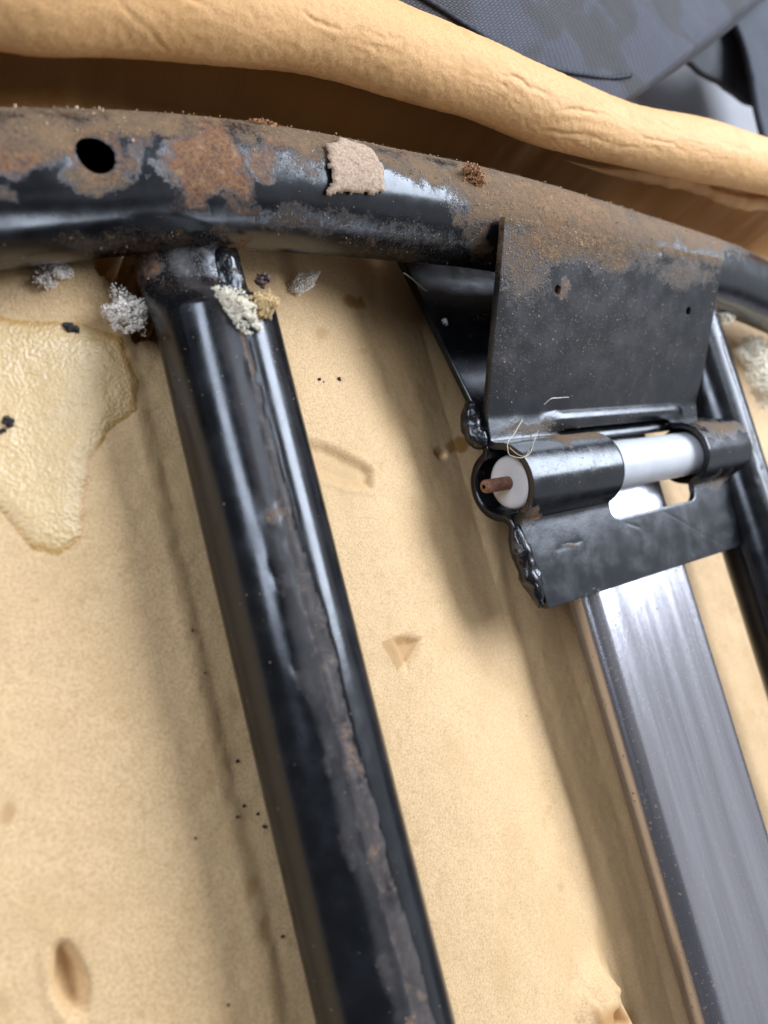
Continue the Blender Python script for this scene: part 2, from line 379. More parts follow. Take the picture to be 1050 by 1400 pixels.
# rolled back edge
lx = np.concatenate([np.arange(-120, 100, 0.45), np.arange(100, 320, 0.9)])
nv = 210; th = np.linspace(0, 2*np.pi, nv, endpoint=False)
LX, TH = np.meshgrid(lx, th, indexing='ij')
cy, cr = lip_y(LX), lip_r(LX)
D = np.stack([LX, 40*np.cos(TH)/3, 40*np.sin(TH)/3], -1)
wr = 0.16*fbm(D*[0.4, 1, 1], 12, 3, 61)+0.07*fbm(D*[0.4, 1, 1], 3.0, 4, 67)+0.9*fbm(D*[1, .3, .3], 40, 2, 65)
fold = np.abs(fbm(D*[0.30, 1, 1]+[0, 0, 30]+np.stack([0*LX, 0.25*LX, 0*LX], -1)*0.4, 12, 4, 71)); cm = ss(0.0, 0.35, fbm(D*[0.5, 1, 1], 14, 2, 88)); fold = fold+(1-cm); wr = wr-0.11*(1-ss(0.0, 0.05, fold))+0.05*np.exp(-((fold-0.10)/0.06)**2)
wr = wr+0.09*fbm(D, 1.3, 2, 73)
R = cr*(1+0.10*np.cos(TH*2+0.6))+wr
# under-lip folds that run the length of the edge
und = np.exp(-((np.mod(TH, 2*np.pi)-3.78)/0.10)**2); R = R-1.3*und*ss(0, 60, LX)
CRE = [((150, -10), (196, 30), (228, 70)), ((240, -10), (300, 22), (352, 44), (405, 66)), ((345, -8), (420, 20), (470, 40)),
       ((500, 40), (556, 66), (604, 72), (650, 92), (700, 108), (748, 128)), ((540, 92), (590, 88), (640, 98), (690, 120)), 
       ((770, 150), (830, 160), (890, 166), (950, 182), (1020, 208)), ((740, 178), (800, 186), (850, 200), (900, 204)), ((880, 186), (940, 206), (990, 214))]
V0 = np.stack([LX, cy+R*np.cos(TH), LIPZ+R*np.sin(TH)], -1); lu, lv = proj(V0); lv = lv+5*fbm(V0, 5, 3, 23); lu = lu+4*fbm(V0, 6, 3, 29)
vis_ = ((EYE-V0)*np.stack([0*TH, np.cos(TH), np.sin(TH)], -1)).sum(-1) > 0
CRD = np.full(TH.shape, 99.0)
for pl in CRE:
    for a_, b_ in zip(pl[:-1], pl[1:]):
        e_ = np.array(b_, float)-a_; t_ = np.clip(((lu-a_[0])*e_[0]+(lv-a_[1])*e_[1])/(e_ @ e_), 0, 1)
        CRD = np.minimum(CRD, np.hypot(lu-a_[0]-t_*e_[0], lv-a_[1]-t_*e_[1]))
amp = vis_*np.clip(0.55+0.9*fbm(V0, 10, 2, 37), 0, 1.4)
R = R+amp*(-0.23*np.exp(-(CRD/2.4)**2)+0.12*np.exp(-((CRD-8)/6.0)**2))
V = np.stack([LX, cy+R*np.cos(TH), LIPZ+R*np.sin(TH)], -1).reshape(-1, 3)
thm = np.mod(TH, 2*np.pi).ravel()
st = 0.9*np.exp(-((thm-3.78)/0.10)**2)*ss(0, 60, LX.ravel())+0.22*(1-ss(0.0, 0.05, fold.ravel()))+0.25*ss(3.7, 4.3, thm)  # shadow line and shaded underside of the roll painted in; folds darker
st = np.maximum(st, 0.30*(amp*np.exp(-(CRD/2.2)**2)).ravel()); st = np.maximum(st, 0.40*ss(0.52, 0.8, fbm(D, 15, 4, 90).ravel()*0.5+0.5)); st = np.maximum(st, 0.8*ss(0.975, 0.99, vnoise(V/1.4, 78)))  # darker along the drawn creases, then random stains
obj('rolled_edge', V, gridfaces(len(lx), nv, True), M['lip'], PAD, dict(stain_shade=st))
# thin second fold below the roll
fx = np.arange(95, 320, 1.5)
path = np.stack([fx, lip_y(fx)-lip_r(fx)*0.42+1.2*np.sin(fx/19), LIPZ-lip_r(fx)*1.12-2.2*ss(120, 220, fx)+0.9*np.sin(fx/13+1)], -1)
rr = ss(95, 150, fx)[:, None]*(2.6+0.5*np.sin(fx/11)[:, None]+0.5*fbm(np.stack(np.broadcast_arrays(fx[:, None], 6*np.cos(np.linspace(0, 6.28, 28))[None, :], 6*np.sin(np.linspace(0, 6.28, 28))[None, :]), -1), 6, 3, 8))
v_, f_, _ = sweep(path, rr, 28)
obj('lower_fold', v_, f_, M['lip'], PAD, dict(stain_shade=np.full(len(v_), 0.38)+0.2*fbm(v_, 9, 3, 4)))

# glossy dried glue on the left of the cushion
gx, gy = np.meshgrid(np.arange(-90, -30, 0.4), np.arange(-20, 60, 0.4), indexing='ij')
gz = foam_z(gx, gy); Q = np.stack([gx, gy, gz], -1); qu, qv = proj(Q)
poly = np.array([(-60, 430), (30, 436), (110, 440), (165, 462), (186, 520), (184, 560), (150, 590), (124, 625), (120, 690), (112, 735), (78, 763), (40, 755), (15, 720), (-12, 690), (-60, 690)], float)
sd = poly_sdf(qu, qv, poly)+5*fbm(Q, 6, 3, 15)
keep = sd < 1.5
hgt = 0.85*ss(1.5, -32, sd)*(1+0.25*fbm(Q, 7, 3, 21))+0.018*fbm(Q, 1.3, 3, 19)*ss(-3, -14, sd)+0.15*np.exp(-((sd+9)/7)**2)
Q[..., 2] += np.where(keep, hgt, -0.3)-0.05
Fg = gridfaces(*gx.shape); Fg = Fg[keep.ravel()[Fg].all(1)]
used = np.unique(Fg); remap = np.full(gx.size, -1); remap[used] = np.arange(len(used))
obj('glue_smear', Q.reshape(-1, 3)[used], remap[Fg], M['glue'], PAD, dict(rim=(np.exp(-((sd+3)/6)**2)).ravel()[used]))

# ------------------------------------------------------------------ the frame
FRAME = empty('seat_framework', 'black painted tubular seat frame with rusty cross tube and welded hinge bracket', 'seat frame')
_cy = [(-140, 44), (-100, 58), (-62, 66.4), (-39, 70.6), (-15, 73.4), (30, 74.2), (65, 73.6), (105, 71.6), (150, 70), (200, 68), (250, 62), (320, 50)]
_cz = [(-140, 0), (0, 0), (60, 0), (110, -1.5), (150, -4), (200, -8), (250, -13), (320, -20)]
CR = 12.7
cx = np.arange(-140, 320, 0.5)
cpath = np.stack([cx, smooth_interp(cx, _cy), smooth_interp(cx, _cz)], -1)
nv = 190
v_, f_, th = sweep(cpath, CR, nv, False)
V = v_.reshape(len(cx), nv, 3)
C = cpath[:, None]; Nn = (V-C)/CR
# drilled hole, with the dished metal round it
hc3 = None
uu, vv = proj(V)
front = ((EYE-V)*Nn).sum(-1) > 0
k = np.argmin(np.where(front, np.hypot(uu-133, vv-208), 1e9)); hc3 = V.reshape(-1, 3)[k]; hn = Nn.reshape(-1, 3)[k]
dv = V-hc3; hd = np.linalg.norm(dv-(dv @ hn)[..., None]*hn, axis=-1); near = (dv @ hn > -6)
HR = 3.35
dish = np.where(near, 0.75*np.exp(-np.maximum(hd-HR, 0)/1.6), 0)
V = V-Nn*dish[..., None]
V = V+Nn*(0.012*fbm(V, 4, 2, 55)+0.10*fbm(V, 26, 2, 56))[..., None]
inside = near & (hd < HR)
Ff = gridfaces(len(cx), nv, True)
ins_f = inside.ravel()[Ff]
keepf = ~(ins_f.sum(1) >= 2)
# pull the ragged rim onto the circle
rim = np.zeros(V.shape[0]*nv, bool); rim[np.intersect1d(np.unique(Ff[keepf]), np.unique(Ff[~keepf]))] = True
rim = rim.reshape(len(cx), nv)
dirv = dv-(dv @ hn)[..., None]*hn; dirv = dirv/np.maximum(hd, 1e-6)[..., None]
V = np.where(rim[..., None], V+dirv*(HR-hd)[..., None], V)
V = V.reshape(-1, 3); uu, vv = proj(V); fr = front.ravel()
# wear, rust and dirt by place along the tube
topness = Nn.reshape(-1, 3)[:, 2]
back = Nn.reshape(-1, 3)[:, 1]
rust = blobs(uu, vv, [(282, 222, 66, 60, 1.0), (20, 228, 34, 34, 0.78), (190, 205, 20, 40, 0.5), (365, 222, 30, 40, 0.62), (775, 285, 80, 26, 0.85, 14), (660, 245, 26, 30, 0.8), (700, 265, 40, 24, 0.55), (5, 275, 40, 16, 0.45),
                      (315, 345, 30, 7, 0.9), (330, 280, 28, 20, 0.5)], V, 24)+0.10*fbm(V, 6, 4, 58)
ringd = np.exp(-((hd.ravel()-4.4)/0.9)**2)*near.ravel()
rust = np.maximum(rust, 0.72*ringd)
dust = blobs(uu, vv, [(40, 190, 110, 45, 0.62), (190, 170, 120, 24, 0.62), (420, 190, 120, 30, 0.62, 8), (600, 235, 120, 22, 0.66, 12), (660, 275, 38, 50, 0.66), (760, 285, 190, 46, 0.85, 16), (450, 205, 110, 34, 0.5, 8), (425, 225, 50, 24, 0.42), (930, 315, 110, 28, 0.68, 14),
                      (560, 330, 130, 45, 0.28), (430, 300, 120, 30, 0.32), (200, 330, 160, 22, 0.38), (135, 245, 60, 20, 0.5), (655, 330, 25, 40, 0.42)], V, 12)
dust = np.maximum(dust, 0.66*ss(0.1, 0.75, back)*ss(-0.3, 0.2, topness))*ss(-0.55, 0.1, topness+0.35)
dust = np.clip(np.maximum(dust*1.28, 0.12)+0.16*fbm(V, 7, 4, 66)*(dust > 0.3), 0, 1)
scuff = blobs(uu, vv, [(60, 200, 120, 50, 0.6), (200, 240, 40, 40, 0.55), (420, 225, 40, 40, 0.35), (1000, 345, 60, 30, .5)], V, 10)*0.3
obj('cross_tube', V, Ff[keepf], M['black'], FRAME, dict(rust=rust, dust=dust, scuff=scuff))
CROSS_V, CROSS_N, CROSS_D = V, Nn.reshape(-1, 3), dust

def upright(xc, zc, y_top, y_bot, R, seam_angle, seed, neck=True):
    y = np.concatenate([np.arange(y_top, y_top-40, -0.5), np.arange(y_top-40, y_bot, -0.8)])
    path = np.stack([np.full_like(y, xc), y, np.full_like(y, zc)], -1)
    nv = 150
    v_, f_, th = sweep(path, R, nv, False)
    V = v_.reshape(len(y), nv, 3); Nn = (V-path[:, None])/R
    ang = np.arctan2(Nn[..., 0], Nn[..., 2])                        # 0 on top, positive to the right
    Yg = np.broadcast_to(y[:, None], ang.shape)
    # slight flat with a raised weld seam along the top
    a = ang-seam_angle
    dr = -0.55*np.exp(-(a/0.22)**2)+0.16*np.exp(-((a-0.06)/0.05)**2)*(1+0.5*fbm(V, 4, 2, seed))
    dr = dr+0.10*fbm(V*[1, .25, 1], 8, 3, seed+3)*np.exp(-(a/0.5)**2)+0.05*fbm(V*[1, .18, 1], 6, 2, seed+31)
    bl = ss(0.50, 0.78, fbm(V*[1, .7, 1], 4.6, 3, seed+5)*0.5+0.5)*np.exp(-((a+0.05)/0.30)**2)*ss(10, -60, Yg)
    dr = dr+0.16*bl
    # necked end pushed into the cross tube
    if neck:
        nk = ss(y_top-20.5, y_top-9, Yg+1.0*np.cos(ang))
        V = V+Nn*dr[..., None]
        V[..., 0] = xc+(V[..., 0]-xc)*(1-0.02*nk)
        V[..., 2] = zc+(V[..., 2]-zc)*(1-0.58*nk)-nk*5.5
    else: V = V+Nn*dr[..., None]
    V = V.reshape(-1, 3); a = a.ravel(); yy = Yg.ravel()
    wob = 0.05*fbm(V, 9, 3, seed+7)
    ac = np.interp(yy, [-110, -80, -20, 10, 30], [0.10, 0.03, -0.10, -0.13, -0.13])+wob
    hw = np.interp(yy, [-60, -10, 25, 45], [0.165, 0.14, 0.055, 0.03])
    a0 = a+seam_angle-ac; ed = 0.03*fbm(V, 2.2, 3, seed+43)
    band = ss(hw+0.02, hw-0.02, np.abs(a0)+ed)*ss(48, 36, yy)
    blis = ss(0.54, 0.66, fbm(V*[1, .6, 1], 4.2, 3, seed+5)*0.5+0.5)*np.exp(-((a0+0.36)/0.15)**4)*ss(12, -15, yy)
    bare = np.maximum(band*(0.75+0.25*fbm(V, 4, 3, seed+44)), 0.5*blis)
    rust = 0.27*band+0.18*ss(0.55, 0.85, fbm(V, 3.2, 3, seed+15)*0.5+0.5)*np.maximum(band, blis)
    rust = np.maximum(rust, 0.66*np.exp(-(a0/0.05)**2)*ss(16, 30, yy)*ss(46, 42, yy))
    spot = np.exp(-(((yy+86)/2.4)**2+((a0+0.20)/0.13)**2)**2)+np.exp(-(((yy-1)/2.0)**2+((a0+0.24)/0.12)**2)**2)
    rust = np.maximum(rust, 0.60*spot); bare = np.maximum(bare, 0.7*spot)
    rust = np.maximum(rust, 0.55*ss(y_top-15, y_top-8, yy)*ss(-0.2, -0.7, a))
    scuff = 0.66*np.exp(-((a0+0.20)/0.26)**4)
    dust = 0.03+0.07*np.exp(-(a/0.9)**2)+0.10*ss(20, 50, yy)+0.14*ss(y_top-21, y_top-14, yy)  # last term darkens the crimped end, painted shade under the cross tube
    dr2 = (-0.10*band+0.13*blis+0.25*spot)
    V = V+Nn.reshape(-1, 3)*dr2[:, None]
    o = obj('upright_tube', V, gridfaces(len(y), nv, True), M['black'], FRAME, dict(rust=rust, dust=dust, scuff=scuff, bare=bare))
    return o, V, Nn.reshape(-1, 3)
UP, UP_V, UP_N = upright(-28.0, 0.0, 63.0, -230.0, 11.85, -0.20, 200)
tag(UP, 'near tube, with a rust streaked weld seam along it')
UP2, _, _ = upright(171.0, -15.0, 60.0, -230.0, 11.85, 0.35, 230, False)

# bracket: a top sheet bent over the cross tube and the bushing, a bottom sheet closing it from below
BY, BZ, BR = 4.0, -13.0, 9.2
def profile(pts, step=0.45):
    p = np.array(pts, float); d = np.concatenate([[0], np.cumsum(np.hypot(*np.diff(p, axis=0).T))])
    t = np.arange(0, d[-1], step); return np.stack([np.interp(t, d, p[:, 0]), np.interp(t, d, p[:, 1])], -1)
def rounded(pts, it=14):
    p = np.array(pts, float)
    q = p.copy()
    for _ in range(it):
        q[1:-1] = 0.25*q[:-2]+0.5*q[1:-1]+0.25*q[2:]
    return q
arc = [(BY+BR*math.cos(t), BZ+BR*math.sin(t)) for t in np.linspace(0.12, math.pi-0.10, 40)]
prof = rounded(profile([(67.0, 11.6), (65.5, 10.9), (23.5, -12.6), (15.0, -14.4)]+arc+[(-6.4, -12.9), (-31.5, -15.3)]), 10)
def bracket_x(y): return interp(y, [(-32, 55.5), (-17, 53), (-8, 51), (20, 50), (28, 50), (70, 50)]), interp(y, [(-32, 171), (-10, 166), (-9, 165), (14, 164), (16, 154), (25, 153.5), (70, 153)])
nx = 240
s01 = np.linspace(0, 1, nx)
x0, x1 = bracket_x(prof[:, 0])
XX = x0[:, None]+(x1-x0)[:, None]*s01[None]
YY = prof[:, 0:1]-0.035*(XX-50)*ss(10, 40, prof[:, 0:1]); ZZ = np.broadcast_to(prof[:, 1:2], XX.shape).copy()
arcl = np.concatenate([[0], np.cumsum(np.hypot(*np.diff(prof, axis=0).T))])
TT = np.broadcast_to(arcl[:, None], XX.shape)
def t_of(y, first=True):
    k = np.argmin(np.abs(prof[:, 0]-y)+ (0 if first else 0)); return arcl[k]
def rbox(x, t, xa, xb, ta, tb, r):
    qx = np.abs(x-(xa+xb)/2)-(xb-xa)/2+r; qt = np.abs(t-(ta+tb)/2)-(tb-ta)/2+r
    return np.hypot(np.maximum(qx, 0), np.maximum(qt, 0))+np.minimum(np.maximum(qx, qt), 0)-r
sdf = rbox(XX, TT, 90.0, 136.5, t_of(15.5), t_of(-11.6), 3.0)
sdf = np.minimum(sdf, rbox(XX, TT, 78.0, 136.5, t_of(17.5), t_of(13.0)-0.2, 1.8))
for (u, v) in ((754, 392), (930, 412)):
    # where the sight line meets the sloping plate
    best = min(((abs((lambda q: q[1]-np.interp(q[2], prof[::-1][:, 1][prof[::-1][:, 0] > 24], prof[::-1][:, 0][prof[::-1][:, 0] > 24]))(at(u, v, z))), z) for z in np.arange(-12, 13, 0.1)))
    q = at(u, v, best[1])
    sdf = np.minimum(sdf, np.hypot(XX-q[0], TT-t_of(q[1]))-1.35)
# the pressed rib above the slot
rib = ss(70, 80, XX)*ss(146, 138, XX)*np.exp(-((TT-t_of(20.0))/2.0)**2)
ZZ = ZZ+1.5*rib; YY = YY+0.5*rib
Pn = np.stack([XX, YY, ZZ], -1)
ZZ = ZZ+0.07*fbm(Pn, 30, 2, 5)+0.010*fbm(Pn, 6, 2, 6)
# dent and lifted dirt along the top edge
ZZ = ZZ+0.5*np.exp(-((TT-2)/2.0)**2)*fbm(Pn, 6, 3, 9)
keep = sdf > 0
Fb = gridfaces(*XX.shape); kf = keep.ravel()[Fb].sum(1) >= 3
gxs, gts = np.gradient(sdf, axis=1), np.gradient(sdf, axis=0)
dX, dT = (XX[:, 1:2]-XX[:, 0:1]), 0.45
rimv = np.zeros(XX.size, bool); rimv[np.intersect1d(np.unique(Fb[kf]), np.unique(Fb[~kf]))] = True; rimv = rimv.reshape(XX.shape)
gx_, gt_ = gxs/dX, gts/dT; gn = np.maximum(np.hypot(gx_, gt_), 1e-6)
mvx, mvt = -sdf*gx_/gn, -sdf*gt_/gn
NX = np.where(rimv, XX+mvx, XX); NTt = np.where(rimv, TT+mvt, TT)
YY = np.where(rimv, YY+np.interp(NTt, arcl, prof[:, 0])-np.interp(TT, arcl, prof[:, 0]), YY)
ZZ = np.where(rimv, ZZ+np.interp(NTt, arcl, prof[:, 1])-np.interp(TT, arcl, prof[:, 1]), ZZ)
V = np.stack([NX, YY, ZZ], -1).reshape(-1, 3); uu, vv = proj(V)
dust = blobs(uu, vv, [(790, 335, 130, 34, 0.74, 10), (710, 350, 50, 80, 0.60), (930, 370, 60, 30, 0.55), (800, 430, 190, 130, 0.25), (690, 480, 36, 90, 0.30), (790, 604, 55, 13, 0.80, -3), (720, 585, 50, 16, 0.55), (985, 590, 50, 10, 0.7),
                      (780, 640, 80, 60, 0.24), (975, 655, 45, 12, 0.55, -14), (715, 705, 14, 24, 0.6)], V, 10)
tv_ = TT.ravel(); dust = np.maximum(dust, 0.05); dust = np.maximum(dust, 0.20*ss(24, 40, V[:, 1])); dust = np.maximum(dust, 0.85*np.exp(-(tv_/3.2)**2))
rust = blobs(uu, vv, [(735, 330, 45, 35, 0.60), (780, 320, 70, 20, 0.70, 14), (725, 700, 9, 14, 0.9), (760, 395, 10, 14, 0.6), (880, 790, 120, 5, 0.3, -16)], V, 6)
scuff = blobs(uu, vv, [(700, 580, 60, 16, 0.3), (800, 450, 190, 150, 0.50)], V, 10)*(V[:, 1] > 14)+0.22*ss(-7, -10, V[:, 1])
used = np.unique(Fb[kf]); remap = np.full(XX.size, -1); remap[used] = np.arange(len(used))
scr = np.zeros_like(uu)
for (a_, b_, w_) in (((900, 700), (985, 748), 0.9), ((757, 752), (786, 741), 3.2), ((850, 716), (866, 722), 1.6)):
    e_ = np.array(b_, float)-a_; t_ = np.clip(((uu-a_[0])*e_[0]+(vv-a_[1])*e_[1])/(e_ @ e_), 0, 1)
    scr = np.maximum(scr, np.exp(-(np.hypot(uu-a_[0]-t_*e_[0], vv-a_[1]-t_*e_[1])/w_)**2))
V[:, 2] -= 0.04*scr; dust = np.maximum(dust, 0.7*np.exp(-(np.hypot((uu-772)/14, (vv-747)/4))**2)); scuff = scuff*(1-scr)
o = obj('bracket_top_sheet', V[used], remap[Fb[kf]], M['black'], FRAME, dict(rust=rust[used], dust=dust[used], scuff=scuff[used]))
mesh_solidify(o, 1.9, 1.0); BRK_V, BRK_D = V[used], dust[used]
md = o.modifiers.new('soft_edge', 'BEVEL'); md.width = 0.35*MM; md.segments = 2; md.limit_method = 'ANGLE'; md.angle_limit = math.radians(50)
# bottom sheet, in three pieces of one mesh: wedge, two ears; the bar passes between the ears
arc2 = [(BY+BR*math.cos(t)*1.08, BZ-2.2+BR*1.12*math.sin(t)) for t in np.linspace(-0.10, -math.pi+0.12, 40)]
lowp = rounded(profile([(90, -33), (71, -27.7), (27.5, -17.2), (16.5, -16.8)]+arc2+[(-7.5, -15.6), (-31, -17.6)]), 8)
X2 = bracket_x(lowp[:, 0])[0][:, None]+0.5+(np.minimum(bracket_x(lowp[:, 0])[1], 166)-bracket_x(lowp[:, 0])[0]-1)[:, None]*np.linspace(0, 1, 150)[None]; Y2 = np.broadcast_to(lowp[:, 0:1], X2.shape); Z2 = np.broadcast_to(lowp[:, 1:2], X2.shape)
cut = (X2 > 76) & (X2 < 143) & (Y2 < 14)
F2 = gridfaces(*X2.shape); F2 = F2[~cut.ravel()[F2].any(1)]
V2 = np.stack([X2, Y2, Z2], -1).reshape(-1, 3); used = np.unique(F2); remap = np.full(len(V2), -1); remap[used] = np.arange(len(used))
V2 = V2[used]
o = obj('bracket_bottom_sheet', V2, remap[F2], M['black'], FRAME, dict(rust=0.15+0*V2[:, 0], dust=0.14+0.1*fbm(V2, 12, 3, 3), scuff=0*V2[:, 0]))
mesh_solidify(o, 2.0, 1.0); BOT_V = V2
# weld beads where the two sheets are joined at the left ends
def bead(pts, r, seed, parent):
    p = np.array(pts, float); d = np.concatenate([[0], np.cumsum(np.linalg.norm(np.diff(p, axis=0), axis=1))]); t = np.linspace(0, d[-1], 70)
    path = np.stack([smooth_interp(t, np.stack([d, p[:, k]], -1)) for k in range(3)], -1)
    e = np.sin(np.linspace(0.12, math.pi-0.12, 70))**0.35
    ring = np.linspace(0, 6.28, 40, endpoint=False)
    rr = (r*e*(1+0.20*fbm(np.stack([t, 0*t, 0*t], -1), 3.6, 2, seed+50)))[:, None]*(1+0.16*fbm(np.stack(np.broadcast_arrays(t[:, None], 3*np.cos(ring)[None], 3*np.sin(ring)[None]), -1), 3.2, 2, seed))
    v_, f_, _ = sweep(path, rr, 40)
    return obj('weld_bead', v_, f_, M['black'], parent, dict(rust=0.22+0*v_[:, 0], dust=0.24+0.1*fbm(v_, 3, 2, 9), scuff=0.2+0*v_[:, 0]))
bead([(49.5, 28, -14.5), (48.6, 24, -15.6), (48.6, 19, -15.6), (49.4, 15, -14.6)], 3.0, 3, FRAME)
bead([(50.6, -8, -13.2), (50.4, -13, -13.2), (51.4, -18, -13.4), (53.0, -24, -14.4), (54.8, -29.5, -15.2)], 3.1, 8, FRAME)
bead([(-21.5, 67, -8), (-21.8, 59, -4.5), (-22.2, 52, -3.0), (-22.5, 45.5, -3.5)], 3.9, 5, FRAME)

# ------------------------------------------------------------------ bar, bushing, pin
BX0, BX1, BTOP, BTH = 78.5, 134.0, -18.5, 11.0
by = np.concatenate([np.arange(17, -60, -1.2), np.arange(-60, -232, -2.5)])
pr = []
rc = 5.3
for (cx_, cz_, a0) in ((BX1-rc, BTOP-rc, 90), (BX0+rc, BTOP-rc, 180), (BX0+rc, BTOP-BTH+rc, 270), (BX1-rc, BTOP-BTH+rc, 360)):
    for q in np.linspace(a0-90, a0, 10): pr.append((cx_+rc*math.cos(math.radians(q)), cz_+rc*math.sin(math.radians(q))))
def dens(p, m=4):
    o = []
    for a, b in zip(p, p[1:]+p[:1]):
        k = max(1, int(np.hypot(b[0]-a[0], b[1]-a[1])/1.2))
        for i in range(k): o.append((a[0]+(b[0]-a[0])*i/k, a[1]+(b[1]-a[1])*i/k))
    return o
pr = np.array(dens(pr))
V = np.empty((len(by), len(pr), 3)); V[..., 0] = pr[None, :, 0]; V[..., 1] = by[:, None]; V[..., 2] = pr[None, :, 1]
topm = ss(BTOP-2, BTOP, V[..., 2])
V[..., 2] += topm*(0.5*np.exp(-((V[..., 0]-BX0-9)/5)**2)-0.35*((V[..., 0]-106)/28)**2)+0.05*fbm(V*[1, .2, 1], 9, 2, 4)
nb = len(pr); fc = [tuple(q) for q in gridfaces(len(by), nb, True)]+[tuple(range(nb))[::-1], tuple(range((len(by)-1)*nb, len(by)*nb))]
o = obj('flat_bar', V.reshape(-1, 3), fc, M['zinc'])
tag(o, 'bare grey flat steel bar running down from under the bracket', 'bar')

def lathe_x(name, xr, y, z, mat, n=64):
    path = np.array([(x, y, z) for x, _ in xr], float); path[:, 1] += 1e-6*np.arange(len(xr))
    th = np.linspace(0, 2*np.pi, n, endpoint=False)
    V = np.array([[(x, y+r*math.cos(t), z+r*math.sin(t)) for t in th] for x, r in xr]).reshape(-1, 3)
    fc = [tuple(q) for q in gridfaces(len(xr), n, True)]+[tuple(range(n))[::-1], tuple(range((len(xr)-1)*n, len(xr)*n))]
    return obj(name, V, fc, mat)
o = lathe_x('nylon_bushing', [(53.2, 2), (53.2, 5.6), (53.3, 6.6), (53.8, 7.2), (54.6, 7.4)]+[(x, 7.4) for x in range(60, 152, 8)]+[(154, 7.3), (154.6, 6.8), (154.8, 5), (154.8, 2)], BY, BZ, M['nylon'])
tag(o, 'white nylon bushing tube held in the bracket, bare through the slot', 'bushing')
md = o.modifiers.new('e', 'EDGE_SPLIT'); md.split_angle = math.radians(50)
o = lathe_x('hinge_pin', [(44.0, 0.6), (44.05, 1.3), (44.4, 1.72), (45.2, 1.85)]+[(x, 1.85+0.05*math.sin(x*3)) for x in range(46, 62)]+[(62, 1.8)], BY, BZ-0.3, M['pin'], 20)
tag(o, 'rusty brown steel pin sticking out of the white bushing end', 'pin')

# ------------------------------------------------------------------ crumbs, flakes, chips, fibres
_ico = None
def ico():
    t = (1+5**.5)/2
    v = np.array([(-1, t, 0), (1, t, 0), (-1, -t, 0), (1, -t, 0), (0, -1, t), (0, 1, t), (0, -1, -t), (0, 1, -t), (t, 0, -1), (t, 0, 1), (-t, 0, -1), (-t, 0, 1)], float)
    v /= np.linalg.norm(v[0])
    f = np.array([(0, 11, 5), (0, 5, 1), (0, 1, 7), (0, 7, 10), (0, 10, 11), (1, 5, 9), (5, 11, 4), (11, 10, 2), (10, 7, 6), (7, 1, 8), (3, 9, 4), (3, 4, 2), (3, 2, 6), (3, 6, 8), (3, 8, 9), (4, 9, 5), (2, 4, 11), (6, 2, 10), (8, 6, 7), (9, 8, 1)])
    return v, f
IV, IF = ico()
def clump(name, c, half, rot, mat, label, cat, group, n=420, r=(0.16, 0.42), seed=1, grain=1.0):
    if cat == 'foam crumb': n, grain, half = int(n*5), 0.50, tuple(1.22*q for q in half)
    """loose crumb: a ragged heap of small grains inside an uneven ellipsoid"""
    g = np.random.default_rng(seed)
    P = g.normal(size=(n*3, 3)); P /= np.linalg.norm(P, axis=1)[:, None]
    rad = g.random(n*3)**0.30
    lump = 0.72+0.55*fbm(P*10, 9, 3, seed)
    P = P*(rad*np.clip(lump, 0.25, 1.3))[:, None]
    hole = fbm(P*np.array(half), 1.1, 2, seed+4) > -0.25
    P = P[hole][:n]*np.array(half)
    cs, sn = math.cos(rot), math.sin(rot)
    P = np.stack([P[:, 0]*cs-P[:, 1]*sn, P[:, 0]*sn+P[:, 1]*cs, P[:, 2]], -1)
    k = len(P); rr = g.uniform(r[0], r[1], k)*grain
    sc = rr[:, None, None]*(1+0.35*g.normal(size=(k, 12, 1)))
    V = (P[:, None]+IV[None]*sc).reshape(-1, 3); Fc = (IF[None]+12*np.arange(k)[:, None, None]).reshape(-1, 3)
    o = obj(name, V, Fc, mat, smooth=True); o.location = np.array(c)*MM
    return tag(o, label, cat, group)
GC = 'foam crumbs on the frame and cushion'
def on_foam(u, v, lift):
    z = -12.0
    for _ in range(25):
        q = at(u, v, z+lift); z = float(foam_z(np.array([q[0]]), np.array([q[1]]))[0])
    return at(u, v, z+lift)
def on_mesh(u, v, Vs, lift=0.0):
    a, b = proj(Vs); d = np.linalg.norm(Vs-EYE, axis=1)
    near = np.hypot(a-u, b-v) < max(8, np.hypot(a-u, b-v).min()+2)
    i = np.flatnonzero(near); j = i[np.argmin(d[i])]; q = Vs[j]
    return q+(EYE-q)/np.linalg.norm(EYE-q)*lift
clump('foam_crumb', at(177, 428, -7.5), (4.7, 4.2, 3.0), 0.2, M['crumb_grey'], 'grey-white foam crumb on the cushion just left of the near upright tube', 'foam crumb', GC, 620, seed=11)
clump('foam_crumb', on_foam(76, 374, 1.3), (3.9, 2.5, 1.7), 0.5, M['crumb_grey'], 'flattened pale crumb on the cushion below the drilled hole', 'foam crumb', GC, 380, seed=12)
clump('foam_crumb', at(197, 354, -9.0), (0.8, 2.1, 0.7), -0.4, M['crumb_grey'], 'small narrow white shred hanging just under the cross tube', 'foam crumb', GC, 90, (0.12, 0.3), seed=13)
clump('foam_crumb', on_mesh(328, 416, UP_V, 0.8), (3.0, 5.2, 2.2), 0.75, M['crumb'], 'largest cream white crumb stuck on top of the near upright tube', 'foam crumb', GC, 620, seed=14)
clump('foam_crumb', on_mesh(360, 412, UP_V, 1.2)+np.array([1.4, -0.2, 0]), (2.6, 3.0, 2.0), 0.1, M['crumb_tan'], 'tan yellow crumb touching the large cream crumb', 'foam crumb', GC, 380, seed=15)
clump('foam_crumb', on_foam(416, 388, 2.2), (6.2, 2.3, 1.8), 0.62, M['crumb_grey'], 'long grey-white foam shred right of the tan crumb', 'foam crumb', GC, 420, (0.14, 0.34), seed=16)
